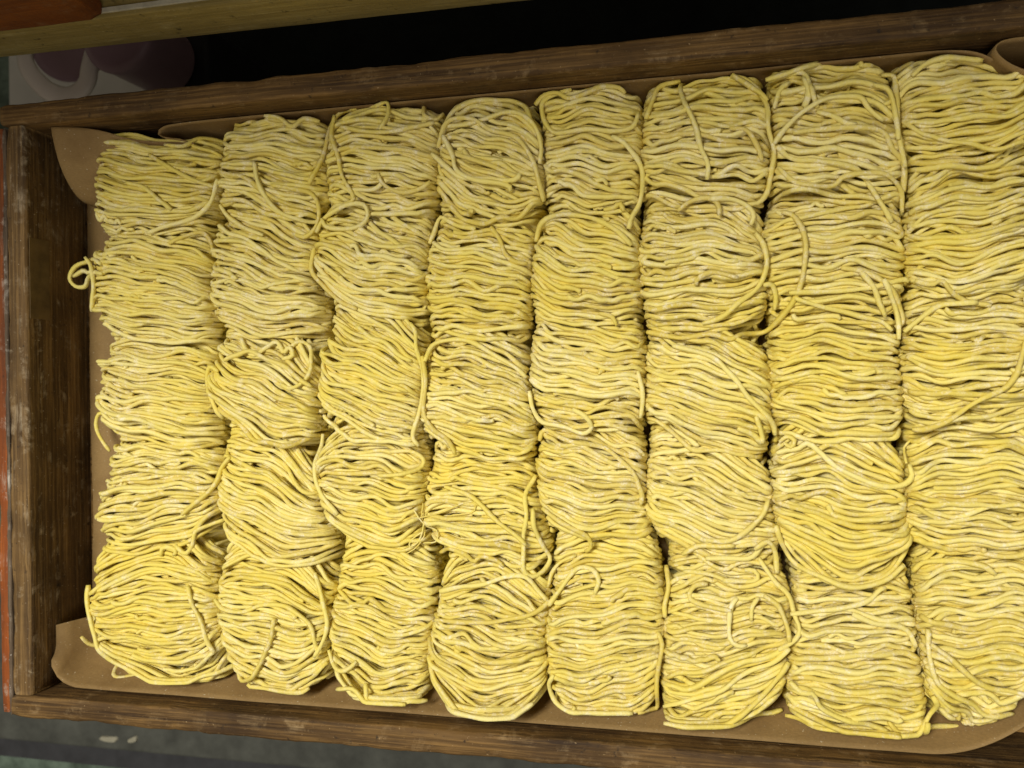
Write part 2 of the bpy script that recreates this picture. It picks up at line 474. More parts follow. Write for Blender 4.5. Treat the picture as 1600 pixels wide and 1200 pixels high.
# ------------------------------------------------------------------ noodle bundles
BUNDLES = [  # column, row, tilt_top, tilt_bottom, spindle, disorder, five rows of (x_left, y_left, x_right, y_right) in mm
 (0,0,0.03,0.12,0.05,0.5,((-434.4,191.0,-326.7,182.5),(-435.4,171.8,-326.5,163.9),(-436.4,152.5,-328.5,145.4),(-437.3,133.2,-333.4,127.1),(-438.3,113.9,-337.2,108.6))),
 (0,1,0.16,0.10,0.15,0.5,((-438.0,119.7,-337.0,114.2),(-439.1,98.2,-337.9,93.4),(-437.8,76.5,-338.6,72.7),(-435.4,54.9,-335.4,51.8),(-433.1,33.3,-333.8,31.0))),
 (0,2,0.06,0.22,0.20,0.3,((-433.4,36.7,-333.3,34.2),(-433.5,16.3,-336.7,14.6),(-434.1,-4.1,-337.1,-5.2),(-433.9,-24.6,-333.3,-24.9),(-432.9,-45.0,-331.7,-44.6))),
 (0,3,0.16,-0.28,0.25,0.6,((-433.2,-39.2,-331.6,-39.0),(-432.1,-60.4,-331.9,-59.5),(-432.7,-81.7,-332.4,-80.0),(-435.9,-103.1,-333.2,-100.6),(-439.2,-124.5,-334.0,-121.1))),
 (0,4,-0.02,0.02,0.50,0.5,((-438.0,-116.7,-333.7,-113.7),(-438.8,-143.6,-334.3,-139.6),(-435.9,-170.3,-330.8,-165.3),(-422.1,-196.4,-324.9,-190.8),(-399.7,-221.6,-320.4,-216.3))),
 (1,0,0.00,0.15,0.05,0.6,((-327.6,194.7,-244.2,187.7),(-326.2,175.7,-244.0,169.4),(-327.2,157.0,-243.8,151.1),(-330.1,138.3,-244.9,132.9),(-335.6,119.7,-250.2,114.9))),
 (1,1,0.28,0.04,0.10,0.4,((-333.5,126.6,-248.2,121.6),(-337.5,103.2,-253.5,99.0),(-338.4,79.7,-254.4,76.2),(-336.1,56.0,-248.0,53.1),(-333.6,32.4,-247.8,30.3))),
 (1,2,0.38,0.38,0.50,0.6,((-333.4,38.4,-246.5,36.1),(-336.0,18.3,-250.5,16.7),(-337.8,-1.9,-252.1,-2.9),(-333.9,-22.1,-253.6,-22.5),(-331.6,-42.3,-255.0,-42.1))),
 (1,3,0.40,0.22,0.35,0.3,((-331.6,-38.1,-254.7,-38.0),(-331.9,-60.7,-253.6,-59.9),(-332.5,-83.3,-250.7,-81.9),(-333.4,-106.0,-240.9,-103.5),(-334.3,-128.6,-238.9,-125.3))),
 (1,4,0.16,-0.02,0.35,0.5,((-334.1,-122.1,-238.4,-119.0),(-333.3,-146.8,-240.5,-143.0),(-329.4,-171.3,-241.7,-166.9),(-323.8,-195.7,-241.6,-190.8),(-320.4,-220.1,-241.6,-214.7))),
 (2,0,0.05,0.05,0.15,0.9,((-244.2,195.8,-158.3,188.4),(-244.1,176.1,-159.5,169.4),(-243.8,156.3,-161.6,150.4),(-243.8,136.6,-164.3,131.5),(-249.5,117.2,-167.8,112.5))),
 (2,1,0.15,0.38,0.35,0.5,((-246.5,127.4,-165.6,122.4),(-252.4,107.4,-170.4,103.0),(-254.5,87.1,-171.8,83.3),(-251.8,66.6,-171.7,63.6),(-246.0,46.0,-172.0,43.8))),
 (2,2,0.42,0.30,0.25,0.4,((-247.6,51.5,-171.8,49.1),(-248.3,28.1,-172.7,26.4),(-251.5,4.8,-174.3,3.7),(-253.4,-18.6,-176.2,-19.1),(-255.0,-42.1,-175.2,-41.8))),
 (2,3,0.02,0.16,0.35,0.4,((-254.7,-38.0,-175.4,-37.9),(-253.8,-57.7,-174.4,-57.0),(-251.9,-77.3,-175.2,-76.1),(-244.0,-96.9,-173.4,-95.2),(-238.1,-116.3,-167.4,-114.1))),
 (2,4,0.06,0.28,0.25,0.5,((-238.0,-110.0,-169.4,-108.0),(-240.1,-138.2,-165.2,-135.3),(-241.7,-166.5,-168.8,-162.8),(-241.6,-194.6,-173.6,-190.5),(-241.7,-222.8,-173.2,-218.0))),
 (3,0,0.22,0.20,0.35,0.9,((-158.1,193.6,-95.1,188.0),(-159.3,172.0,-90.1,166.4),(-161.6,150.4,-88.6,145.2),(-164.7,128.9,-89.9,124.1),(-169.2,107.3,-93.7,103.2))),
 (3,1,0.20,0.05,0.15,0.5,((-167.2,114.7,-91.7,110.3),(-171.8,92.8,-97.6,89.1),(-171.7,70.6,-99.9,67.7),(-171.8,48.4,-101.2,46.2),(-172.7,26.3,-102.2,24.6))),
 (3,2,0.28,0.20,0.20,0.5,((-172.5,30.2,-102.0,28.4),(-173.8,9.5,-102.9,8.3),(-175.5,-11.3,-98.8,-11.9),(-175.8,-32.0,-97.6,-32.1),(-174.6,-52.8,-99.0,-52.3))),
 (3,3,0.10,0.14,0.15,0.6,((-174.8,-49.3,-98.7,-48.9),(-174.7,-68.8,-97.6,-67.8),(-175.5,-88.4,-93.1,-86.7),(-169.4,-107.8,-89.1,-105.5),(-165.1,-127.2,-87.8,-124.4))),
 (3,4,0.10,0.14,0.45,0.5,((-165.0,-122.8,-88.1,-120.2),(-165.4,-148.1,-89.8,-144.8),(-171.3,-173.7,-90.7,-169.4),(-173.5,-199.2,-90.3,-193.9),(-173.3,-224.6,-90.1,-218.4))),
 (4,0,-0.03,0.03,0.10,0.6,((-95.9,196.6,-24.4,190.0),(-92.1,175.0,-25.1,169.4),(-88.0,153.4,-25.7,148.7),(-89.4,132.3,-26.6,128.1),(-91.5,111.1,-27.7,107.4))),
 (4,1,0.20,0.15,0.20,0.3,((-90.5,115.3,-27.5,111.6),(-95.7,96.0,-28.3,92.5),(-99.3,76.6,-28.1,73.5),(-100.6,57.0,-26.8,54.3),(-101.6,37.4,-25.7,35.2))),
 (4,2,0.12,0.10,0.10,0.4,((-101.5,40.4,-25.8,38.1),(-102.3,21.7,-25.0,20.0),(-101.8,3.0,-25.3,1.9),(-98.0,-15.7,-26.0,-16.2),(-97.7,-34.3,-25.8,-34.3))),
 (4,3,0.22,0.14,0.30,0.4,((-97.3,-29.2,-25.9,-29.4),(-98.8,-49.9,-25.7,-49.5),(-97.0,-70.6,-25.9,-69.6),(-92.0,-91.1,-23.8,-89.6),(-88.7,-111.7,-15.6,-109.4))),
 (4,4,0.00,-0.06,0.25,0.4,((-89.0,-107.4,-17.3,-105.3),(-88.6,-136.1,-14.6,-133.1),(-90.7,-164.9,-15.8,-161.0),(-90.3,-193.6,-18.2,-189.0),(-90.1,-222.3,-20.6,-217.0))),
 (5,0,-0.05,0.08,0.20,0.9,((-24.3,196.6,52.3,189.4),(-24.9,175.0,53.7,168.2),(-25.6,153.3,54.2,147.1),(-26.5,131.6,53.9,126.1),(-27.6,109.9,51.0,105.3))),
 (5,1,0.24,-0.16,0.25,0.5,((-27.4,114.0,51.9,109.2),(-28.3,92.7,47.8,88.8),(-28.0,71.4,49.5,68.0),(-26.4,50.0,50.9,47.3),(-25.4,28.6,50.7,26.6))),
 (5,2,0.34,0.30,0.25,0.4,((-25.5,31.1,50.7,29.0),(-24.9,11.4,51.4,10.0),(-25.7,-8.3,52.6,-9.1),(-25.9,-27.9,52.5,-28.1),(-25.7,-47.6,51.7,-47.2))),
 (5,3,0.30,0.12,0.30,0.5,((-25.8,-42.6,51.7,-42.4),(-25.8,-62.1,52.0,-61.2),(-26.1,-81.6,52.3,-80.1),(-19.2,-100.9,56.4,-98.8),(-14.4,-120.1,60.5,-117.5))),
 (5,4,0.12,-0.26,0.25,0.8,((-14.4,-116.8,60.3,-114.3),(-14.7,-142.6,62.3,-139.2),(-16.4,-168.5,60.2,-164.2),(-18.7,-194.4,57.4,-189.4),(-20.6,-220.4,57.0,-214.4))),
 (6,0,0.06,0.05,0.10,1.0,((52.2,197.8,125.3,190.6),(53.2,175.6,127.0,169.0),(54.3,153.3,128.9,147.4),(54.0,131.2,131.2,125.8),(51.9,109.2,132.3,104.3))),
 (6,1,-0.02,0.02,0.10,0.6,((52.9,114.0,132.5,109.0),(48.5,93.8,131.9,89.2),(49.1,73.3,131.2,69.5),(50.7,52.7,130.3,49.8),(50.7,32.3,129.5,30.0))),
 (6,2,0.00,0.04,0.10,0.3,((50.8,35.5,129.6,33.1),(50.9,16.8,129.2,15.1),(52.1,-1.9,129.0,-2.9),(53.0,-20.5,129.0,-21.0),(51.9,-39.2,129.3,-39.0))),
 (6,3,0.12,0.05,0.45,0.4,((52.2,-34.3,129.2,-34.3),(51.9,-57.8,129.1,-57.0),(52.3,-81.3,128.0,-79.8),(57.8,-104.5,130.9,-102.4),(61.4,-127.8,132.8,-125.0))),
 (6,4,0.02,0.16,0.20,0.7,((61.1,-124.2,132.7,-121.5),(62.6,-148.2,133.8,-144.8),(58.9,-172.5,135.6,-168.0),(57.3,-196.7,138.8,-191.1),(56.9,-220.8,143.7,-214.0))),
 (7,0,-0.14,-0.18,0.20,0.5,((125.4,194.9,182.8,189.1),(126.3,177.1,200.0,170.3),(127.8,159.3,205.7,152.7),(129.5,141.5,206.5,135.6),(131.4,123.8,206.9,118.5))),
 (7,1,-0.20,-0.08,0.20,0.5,((130.9,128.4,206.9,123.0),(132.4,107.8,207.1,103.1),(131.8,87.3,207.3,83.3),(131.1,66.8,207.4,63.4),(130.2,46.3,207.6,43.6))),
 (7,2,0.00,0.05,0.15,0.4,((130.4,50.9,207.6,48.1),(129.4,29.5,207.7,27.3),(129.1,7.9,207.6,6.5),(128.9,-13.6,207.6,-14.3),(129.2,-35.1,207.5,-35.1))),
 (7,3,0.06,-0.08,0.30,0.4,((129.2,-32.8,207.5,-32.8),(129.3,-51.8,207.5,-51.2),(128.4,-70.8,207.7,-69.6),(129.2,-89.8,207.9,-87.9),(131.8,-108.7,208.1,-106.2))),
 (7,4,0.05,0.16,0.30,0.5,((131.5,-106.4,208.1,-104.0),(133.2,-132.9,206.7,-129.7),(134.9,-159.3,203.7,-155.5),(137.6,-185.6,191.7,-182.0),(143.2,-211.7,173.6,-209.3))),
]
LOOSE = [  # column, row, thickness factor, least height above the tray floor in mm, path in mm
 (0,1,1,26,((-421,93),(-432,98),(-447,98),(-457,94),(-463,86),(-458,79),(-449,79),(-442,85),(-432,88),(-419,86))),
 (0,1,0.95,30,((-455,87),(-445,90),(-438,88),(-432,92))),
 (0,1,1,20,((-440,99),(-433,91),(-430,79),(-432,67),(-436,60),(-443,66),(-445,73))),
 (0,0,1,0,((-381,172),(-364,161),(-346,151),(-329,145))),
 (0,0,1,0,((-325,149),(-333,134),(-343,125),(-355,120),(-373,116),(-385,114))),
 (0,0,1,0,((-398,151),(-381,146),(-369,137),(-361,129))),
 (0,0,1,0,((-370,179),(-356,177),(-349,184),(-340,185),(-332,182))),
 (0,1,1,0,((-366,106),(-353,112),(-344,113),(-340,106),(-339,97))),
 (0,2,1,14,((-438,-47),(-448,-36),(-451,-26),(-448,-18),(-441,-20),(-438,-28))),
 (0,3,1,0,((-377,-122),(-375,-116),(-369,-115),(-365,-118),(-367,-122))),
 (0,3,1,0,((-364,-113),(-356,-119),(-350,-113),(-347,-103),(-339,-99),(-331,-96))),
 (0,3,1,0,((-320,-50),(-328,-58),(-332,-68),(-340,-79),(-356,-91))),
 (0,4,1,0,((-437,-145),(-434,-160),(-426,-179),(-415,-196),(-392,-209),(-368,-215),(-342,-209),(-322,-202))),
 (0,4,1,0,((-352,-141),(-347,-155),(-339,-168),(-334,-182),(-330,-188))),
 (1,0,1,0,((-294,158),(-290,145),(-283,130),(-275,122),(-262,117),(-249,118),(-239,124),(-229,125))),
 (1,0,1,0,((-280,141),(-265,138),(-254,135),(-250,126),(-252,114),(-260,106),(-270,108))),
 (1,0,1,0,((-291,193),(-277,190),(-269,184),(-262,190),(-251,188))),
 (1,0,1,0,((-330,132),(-325,126),(-317,121),(-306,113),(-291,107))),
 (1,2,1,4,((-273,26),(-267,31),(-260,28),(-256,20),(-255,11),(-259,3),(-267,-1),(-275,2))),
 (1,2,1,2,((-310,35),(-306,27),(-298,23),(-290,28),(-282,32),(-276,24),(-271,28),(-268,22),(-276,20))),
 (1,2,1,0,((-322,19),(-315,23),(-302,26),(-287,20),(-273,14),(-264,7),(-253,0))),
 (1,2,1,0,((-327,12),(-335,15),(-339,7),(-337,-7),(-328,-22))),
 (1,4,1,2,((-279,-159),(-282,-171),(-287,-182),(-291,-190),(-299,-202),(-307,-208),(-315,-211),(-319,-205))),
 (1,4,1,0,((-330,-150),(-323,-157),(-306,-157),(-290,-152),(-272,-152),(-258,-158),(-250,-166),(-246,-180))),
 (1,4,1,0,((-252,-129),(-246,-147),(-242,-161),(-244,-175),(-248,-183))),
 (1,4,1,2,((-308,-210),(-300,-216),(-286,-217),(-266,-213),(-258,-209))),
 (2,0,1,4,((-223,193),(-235,194),(-242,187),(-244,172),(-246,161),(-251,148),(-254,140))),
 (2,0,1,3,((-237,189),(-237,175),(-232,159),(-228,143),(-221,129),(-228,126))),
 (2,0,1,2,((-208,194),(-198,194),(-196,185),(-199,178),(-202,174))),
 (2,0,1,2,((-193,194),(-180,194),(-173,190),(-171,183),(-164,180),(-159,185))),
 (2,0,1,0,((-199,143),(-196,135),(-186,130),(-174,132),(-166,137))),
 (2,0,1,0,((-231,179),(-212,174),(-192,172),(-178,174),(-163,177))),
 (2,1,1,2,((-251,108),(-245,116),(-237,121),(-226,124),(-214,124),(-211,116),(-217,110),(-230,108),(-242,110),(-246,116))),
 (2,1,1,0,((-253,97),(-255,83),(-247,71),(-236,60),(-223,53))),
 (2,2,1,3,((-183,43),(-179,37),(-177,24),(-174,9),(-174,-8),(-178,-22),(-181,-34),(-177,-40))),
 (2,2,1,0,((-223,41),(-209,33),(-199,30),(-189,22),(-179,18))),
 (2,2,1,0,((-255,-34),(-255,-52),(-251,-67),(-243,-79),(-235,-88))),
 (2,3,1,0,((-200,-46),(-185,-44),(-176,-50),(-178,-56),(-189,-60),(-204,-61))),
 (2,4,1,4,((-215,-200),(-212,-214),(-205,-220),(-194,-218),(-185,-212),(-173,-213))),
 (2,4,1,0,((-240,-179),(-234,-192),(-227,-192),(-221,-186))),
 (2,4,1,0,((-237,-208),(-224,-205),(-213,-212),(-199,-219),(-185,-216))),
 (3,0,1,3,((-156,175),(-148,187),(-133,191),(-117,191),(-104,185),(-98,176),(-96,170))),
 (3,0,1,2,((-158,173),(-143,174),(-131,177),(-116,180),(-104,177),(-94,168),(-90,154),(-91,143))),
 (3,0,1,2,((-161,160),(-154,176),(-136,176),(-124,167),(-108,162),(-98,149),(-92,134),(-91,119))),
 (3,0,1,0,((-164,154),(-153,145),(-142,137),(-125,134),(-107,132),(-103,136))),
 (3,0,1,0,((-156,166),(-149,153),(-146,141),(-134,134),(-112,129),(-110,125))),
 (3,1,1,3,((-125,104),(-120,95),(-117,87),(-110,81),(-101,79))),
 (3,1,1,0,((-172,97),(-164,114),(-157,112),(-148,107),(-136,103))),
 (3,2,1,3,((-173,20),(-171,1),(-172,-17),(-166,-29),(-157,-36),(-152,-48))),
 (3,2,1,0,((-171,16),(-167,27),(-156,30),(-140,28),(-122,19),(-111,12),(-103,3))),
 (3,3,1,3,((-99,-61),(-104,-74),(-103,-88),(-105,-103),(-106,-117),(-102,-125),(-95,-125),(-90,-117),(-94,-105),(-98,-93),(-99,-82))),
 (3,3,0.32,3,((-176,-89),(-161,-86),(-147,-81),(-138,-79),(-138,-85),(-146,-87),(-154,-88))),
 (3,3,0.32,3,((-173,-79),(-175,-92),(-175,-103),(-180,-110),(-188,-114))),
 (3,3,0.32,3,((-178,-83),(-171,-94),(-165,-97),(-167,-105),(-178,-108))),
 (3,3,0.32,2,((-171,-87),(-177,-104),(-184,-109),(-182,-104),(-173,-98))),
 (3,3,1,0,((-166,-114),(-156,-109),(-146,-112),(-140,-118),(-134,-114),(-124,-117),(-120,-121))),
 (3,3,1,0,((-160,-69),(-142,-74),(-124,-89),(-110,-99),(-104,-105))),
 (3,4,1,0,((-163,-138),(-147,-134),(-130,-131),(-116,-127),(-103,-127),(-94,-137),(-89,-142))),
 (3,4,1,0,((-165,-156),(-143,-157),(-121,-154),(-100,-149),(-91,-143),(-89,-140))),
 (3,4,1,4,((-98,-205),(-109,-213),(-121,-219),(-138,-223),(-154,-223),(-166,-215))),
 (4,0,1,3,((-71,193),(-83,190),(-90,185),(-89,174),(-82,164),(-73,162),(-58,162),(-43,160),(-31,162),(-28,172))),
 (4,0,1,3,((-44,157),(-36,152),(-29,142),(-25,130),(-27,117),(-33,106),(-35,99))),
 (4,0,1,0,((-95,185),(-89,190),(-80,191),(-72,187),(-60,188),(-50,192),(-40,191),(-36,187))),
 (4,0,1,0,((-50,112),(-43,113),(-40,116),(-37,110))),
 (4,1,1,0,((-96,94),(-90,106),(-78,110),(-61,108),(-44,98),(-33,87))),
 (4,2,1,2,((-54,45),(-47,43),(-43,37))),
 (4,3,1,2,((-100,-5),(-98,-17),(-93,-26),(-78,-28),(-67,-33),(-60,-29),(-63,-22),(-71,-17))),
 (4,3,1,2,((-29,7),(-27,-5),(-28,-16),(-29,-22))),
 (4,3,1,0,((-96,-39),(-93,-32),(-80,-36),(-59,-41),(-43,-48),(-33,-58),(-28,-71),(-30,-80))),
 (4,3,1,0,((-93,-81),(-81,-90),(-64,-98),(-61,-106),(-65,-109))),
 (4,4,1,4,((-88,-143),(-82,-134),(-76,-126),(-69,-120),(-60,-120),(-56,-126),(-59,-135))),
 (4,4,1,4,((-19,-157),(-17,-166),(-20,-183),(-22,-200),(-21,-213),(-27,-218),(-34,-215))),
 (4,4,1,2,((-73,-210),(-76,-217),(-74,-222),(-61,-222),(-52,-221),(-51,-216),(-62,-218))),
 (4,4,1,3,((-14,-118),(-12,-130),(-15,-142),(-15,-150))),
 (4,4,1,0,((-86,-187),(-90,-196),(-86,-208),(-74,-213),(-53,-215),(-36,-216))),
 (4,4,0.8,3,((-91,-133),(-87,-124),(-81,-117),(-72,-113))),
 (5,0,1,4,((11,195),(3,194),(-1,187),(2,174),(8,159),(11,145),(15,134),(14,125))),
 (5,0,1,3,((30,192),(41,190),(47,181),(51,170),(52,154),(55,136),(53,122),(47,112),(40,110))),
 (5,0,1,2,((31,193),(37,187),(47,179),(51,172))),
 (5,0,1,2,((-4,109),(4,114),(14,115),(20,111),(21,103))),
 (5,0,1,2,((17,113),(29,114),(37,110),(42,103),(40,96))),
 (5,0,1,0,((-23,168),(-19,180),(-13,190),(-1,193))),
 (5,0,1,0,((28,156),(37,154),(45,144),(48,134))),
 (5,1,1,3,((43,92),(48,85),(50,74),(48,64),(43,56),(32,47),(21,40),(10,37))),
 (5,1,1,3,((47,58),(53,58),(55,51),(53,43))),
 (5,1,1,0,((32,63),(16,67),(8,64),(7,60))),
 (5,2,1,0,((-8,23),(15,16),(26,6),(35,-8),(44,-17),(52,-26),(54,-34))),
 (5,2,1,0,((31,-30),(41,-34),(46,-40),(45,-32),(42,-22))),
 (5,3,1,3,((48,-73),(44,-83),(34,-93),(24,-99),(8,-99))),
 (5,3,1,2,((-4,-109),(4,-105),(10,-103),(27,-103))),
 (5,3,1,2,((10,-111),(26,-111),(38,-108),(44,-101),(47,-99))),
 (5,3,1,2,((40,-104),(47,-99),(52,-106),(53,-118))),
 (5,4,1,3,((-3,-121),(10,-120),(20,-123),(29,-128),(40,-126),(48,-122),(52,-123))),
 (5,4,1,3,((43,-109),(52,-123),(59,-130),(64,-143),(66,-151),(61,-158),(51,-163))),
 (5,4,1,3,((29,-133),(25,-139),(24,-150),(25,-158),(30,-161),(34,-160))),
 (5,4,1,2,((41,-132),(38,-139),(37,-147))),
 (5,4,1,3,((45,-130),(53,-138),(58,-149),(59,-158))),
 (5,4,1,2,((26,-141),(11,-140),(1,-135),(4,-128),(12,-127))),
 (5,4,1,2,((21,-124),(37,-124),(42,-121),(39,-117),(33,-117))),
 (5,4,1,2,((59,-161),(47,-171),(32,-180),(17,-190),(1,-198),(-16,-207))),
 (5,4,1,2,((58,-170),(50,-183),(40,-196),(27,-208),(12,-215),(-8,-219))),
 (5,4,1,3,((-16,-218),(0,-222),(19,-222),(28,-217),(44,-214),(57,-210))),
 (6,0,1,3,((53,186),(64,188),(73,187),(75,176),(72,163),(75,172),(72,185))),
 (6,0,1,2,((51,186),(76,192),(91,196),(107,194),(108,190))),
 (6,0,1,2,((76,178),(78,170),(80,164))),
 (6,0,1,3,((55,144),(61,153),(70,161),(83,167),(94,169),(104,168),(109,161),(117,154))),
 (6,0,1,2,((79,162),(88,157),(95,152),(101,150))),
 (6,0,1,3,((65,149),(83,150),(105,149),(116,144),(121,137),(129,129),(131,114))),
 (6,0,1,2,((118,184),(126,182),(126,168),(124,152),(127,136),(128,126))),
 (6,0,1,2,((57,130),(65,121),(75,117),(88,117),(94,122),(108,123),(119,121),(128,113),(130,101))),
 (6,0,1,2,((56,167),(59,178),(64,183))),
 (6,0,1,2,((112,177),(121,172),(124,156),(124,141))),
 (6,0,1,2,((108,118),(113,110),(119,100),(122,94))),
 (6,1,1,5,((59,103),(66,100),(71,91),(72,77),(69,61),(65,49),(57,38),(49,31),(35,29),(27,26),(16,29),(-4,28),(-25,32))),
 (6,1,1,2,((66,51),(81,45),(100,40),(116,36),(123,29))),
 (6,1,1,2,((62,53),(89,53),(111,55),(127,60),(131,59))),
 (6,1,1,2,((93,67),(107,64),(120,56),(127,45),(129,35),(124,31))),
 (6,1,1,1,((104,64),(112,53),(116,44),(118,37))),
 (6,1,1,1,((115,59),(122,47),(125,36),(126,24))),
 (6,1,1,1,((65,41),(68,37),(80,38),(91,39),(93,37))),
 (6,3,1,4,((54,-45),(60,-43),(67,-42),(72,-38),(79,-44),(89,-53),(102,-60),(114,-64),(124,-63),(130,-58),(130,-51))),
 (6,3,1,2,((56,-38),(61,-35),(66,-38),(63,-42),(58,-39))),
 (6,3,0.6,3,((128,-51),(129,-44),(133,-37))),
 (6,3,1,1,((54,-90),(57,-102),(66,-114),(83,-121),(98,-124),(116,-120),(127,-112))),
 (6,4,1,2,((60,-142),(75,-140),(90,-137),(105,-133),(113,-127),(116,-126))),
 (6,4,1,1,((96,-141),(108,-146),(121,-147),(128,-151),(132,-160))),
 (6,4,1,2,((59,-181),(65,-187),(71,-187),(75,-195),(84,-200),(100,-206),(115,-212))),
 (6,4,1,4,((116,-206),(123,-212),(130,-220))),
 (6,4,1,3,((58,-213),(67,-214),(75,-220),(85,-222),(101,-219),(122,-220))),
 (6,4,1,3,((139,-186),(142,-192),(139,-200),(136,-208),(131,-215),(122,-218))),
 (6,4,1,1,((58,-198),(70,-205),(89,-212),(107,-218),(122,-216))),
 (7,0,1,2,((134,181),(141,186),(152,188),(163,188),(174,187))),
 (7,1,1,1,((133,59),(143,56),(148,58),(154,51),(164,45),(175,42))),
 (7,2,1,4,((194,48),(195,33),(191,18),(186,6),(179,-6),(168,-12),(157,-19),(147,-27),(139,-31),(133,-31))),
 (7,2,1,1,((129,28),(136,35),(147,43),(161,44),(168,44))),
 (7,4,1,3,((136,-147),(136,-162),(140,-176),(149,-183),(161,-190),(169,-197),(185,-199))),
 (7,4,1,3,((137,-204),(137,-214),(142,-219),(152,-216),(160,-218),(171,-213),(184,-208))),
 (7,4,1,1,((136,-154),(148,-164),(165,-176),(179,-180),(196,-185))),
 (7,4,1,1,((132,-116),(139,-109),(155,-108),(169,-111),(175,-116))),
]
STRAYS = [  # column, row, path in mm: ends that trail over the paper in the front left corner
 (0,4,((-389.7,-205.7,424.0),(-414.5,-212.0,416.0),(-430.3,-207.1,410.0),(-440.8,-196.5,408.0),(-451.0,-187.6,408.0),(-451.4,-175.6,410.0),(-455.1,-166.0,413.0))),
 (0,4,((-387.3,-211.8,420.0),(-407.9,-216.5,413.0),(-426.3,-212.5,408.0),(-440.0,-208.4,405.0),(-447.1,-200.0,406.0),(-455.3,-198.7,410.0),(-458.7,-190.5,416.0))),
 (0,4,((-421.0,-191.6,420.0),(-429.1,-205.1,410.0),(-431.0,-214.8,405.0),(-423.8,-218.2,404.0),(-404.6,-215.4,410.0))),
]


rng = np.random.default_rng(11)
RAD = .00158
CELL = .0009
GX0, GY0 = -.50, -.235
NX, NY = int(.78 / CELL), int(.45 / CELL)
yy = GY0 + (np.arange(NY) + .5) * CELL
ground = np.array([FLOOR + .0052 + flap_rise(0, y) for y in yy])
HM = np.tile(ground[None, :], (NX, 1)).astype(np.float64)

def disc(r):
    k = int(math.ceil(r / CELL))
    g = np.arange(-k, k + 1)
    a, b = np.meshgrid(g, g, indexing='ij')
    d2 = (a ** 2 + b ** 2) * CELL ** 2
    m = d2 <= r * r
    return a[m], b[m], np.sqrt(r * r - d2[m])

def cells(x, y):
    return (np.clip(((x - GX0) / CELL).astype(int), 8, NX - 9), np.clip(((y - GY0) / CELL).astype(int), 8, NY - 9))

def settle(x, y, zmin, r, stiff=4):
    """rest a strand on everything already lying below it"""
    a, b, h = disc(r * .86)
    ix, iy = cells(x, y)
    req = (HM[ix[:, None] + a, iy[:, None] + b] + h[None, :] * .80).max(1)
    req = np.maximum(req, zmin)
    z = req.copy()
    for _ in range(stiff):
        zp = np.pad(z, 2, mode='edge')
        zs = (zp[:-4] + 2 * zp[1:-3] + 3 * zp[2:-2] + 2 * zp[3:-1] + zp[4:]) / 9
        z = np.maximum(zs, req - .30 * r)
    zp = np.pad(z, 1, mode='edge')
    return (zp[:-2] + 2 * zp[1:-1] + zp[2:]) / 4

def deposit(x, y, z, r):
    n = len(x)
    u = np.linspace(0, n - 1, n * 3)
    x = np.interp(u, range(n), x); y = np.interp(u, range(n), y); z = np.interp(u, range(n), z)
    a, b, h = disc(r)
    ix, iy = cells(x, y)
    np.maximum.at(HM, (ix[:, None] + a, iy[:, None] + b), z[:, None] + h[None, :])

NS = 8
ANG = np.arange(NS) * 2 * math.pi / NS
def tube_arrays(P, r, sq, tw, thin_ends=True):
    """rounded-square noodle along P; r scalar"""
    n = len(P)
    T = np.gradient(P, axis=0)
    T /= np.linalg.norm(T, axis=1)[:, None] + 1e-12
    up = np.array([0, 0, 1.0])
    S = np.cross(T, up)
    bad = np.linalg.norm(S, axis=1) < .15
    S[bad] = np.cross(T[bad], np.array([0.0, 1.0, 0.05]))
    S /= np.linalg.norm(S, axis=1)[:, None] + 1e-12
    for i in range(1, n):                       # keep the frame from flipping
        s = S[i - 1] - T[i] * S[i - 1].dot(T[i])
        s /= np.linalg.norm(s) + 1e-12
        S[i] = s if abs(S[i].dot(s)) < .6 else (S[i] if S[i].dot(s) > 0 else -S[i])
    N = np.cross(S, T)
    rr = r * (1 + .08 * np.sin(np.arange(n) * (.7 + tw * .5) + tw * 7) + .07 * np.sin(np.arange(n) * .37 + tw * 13))
    rr[0] *= .78; rr[-1] *= .78
    th = ANG[None, :] + (tw * 6.28 + np.linspace(0, 2.2 * math.sin(tw * 31), n))[:, None]
    k = rr[:, None] * (1 + sq * np.cos(4 * ANG))[None, :]
    V = P[:, None, :] + (k * np.cos(th))[:, :, None] * S[:, None, :] + (k * np.sin(th))[:, :, None] * N[:, None, :]
    return V.reshape(-1, 3)

_fc = {}
def tube_faces(n):
    if n not in _fc:
        i = np.arange(n - 1)[:, None]; j = np.arange(NS)[None, :]
        q = np.stack([i * NS + j, i * NS + (j + 1) % NS, (i + 1) * NS + (j + 1) % NS, (i + 1) * NS + j], -1).reshape(-1, 4)
        c0 = np.array([[0, 3, 2, 1], [0, 5, 4, 3], [0, 7, 6, 5]])
        c1 = (n - 1) * NS + np.array([[0, 1, 2, 3], [0, 3, 4, 5], [0, 5, 6, 7]])
        _fc[n] = np.vstack([q, c0, c1])
    return _fc[n]

def quads_object(name, V, Q, parent):
    me = bpy.data.meshes.new(name)
    me.vertices.add(len(V)); me.vertices.foreach_set('co', V.astype(np.float32).ravel())
    me.loops.add(len(Q) * 4); me.loops.foreach_set('vertex_index', Q.astype(np.int32).ravel())
    me.polygons.add(len(Q))
    me.polygons.foreach_set('loop_start', np.arange(0, len(Q) * 4, 4, dtype=np.int32))
    me.polygons.foreach_set('use_smooth', np.ones(len(Q), dtype=bool))
    me.materials.append(M_NOODLE)
    me.update(calc_edges=True)
    o = bpy.data.objects.new(name, me)
    C.objects.link(o)
    o.parent = parent
    return o

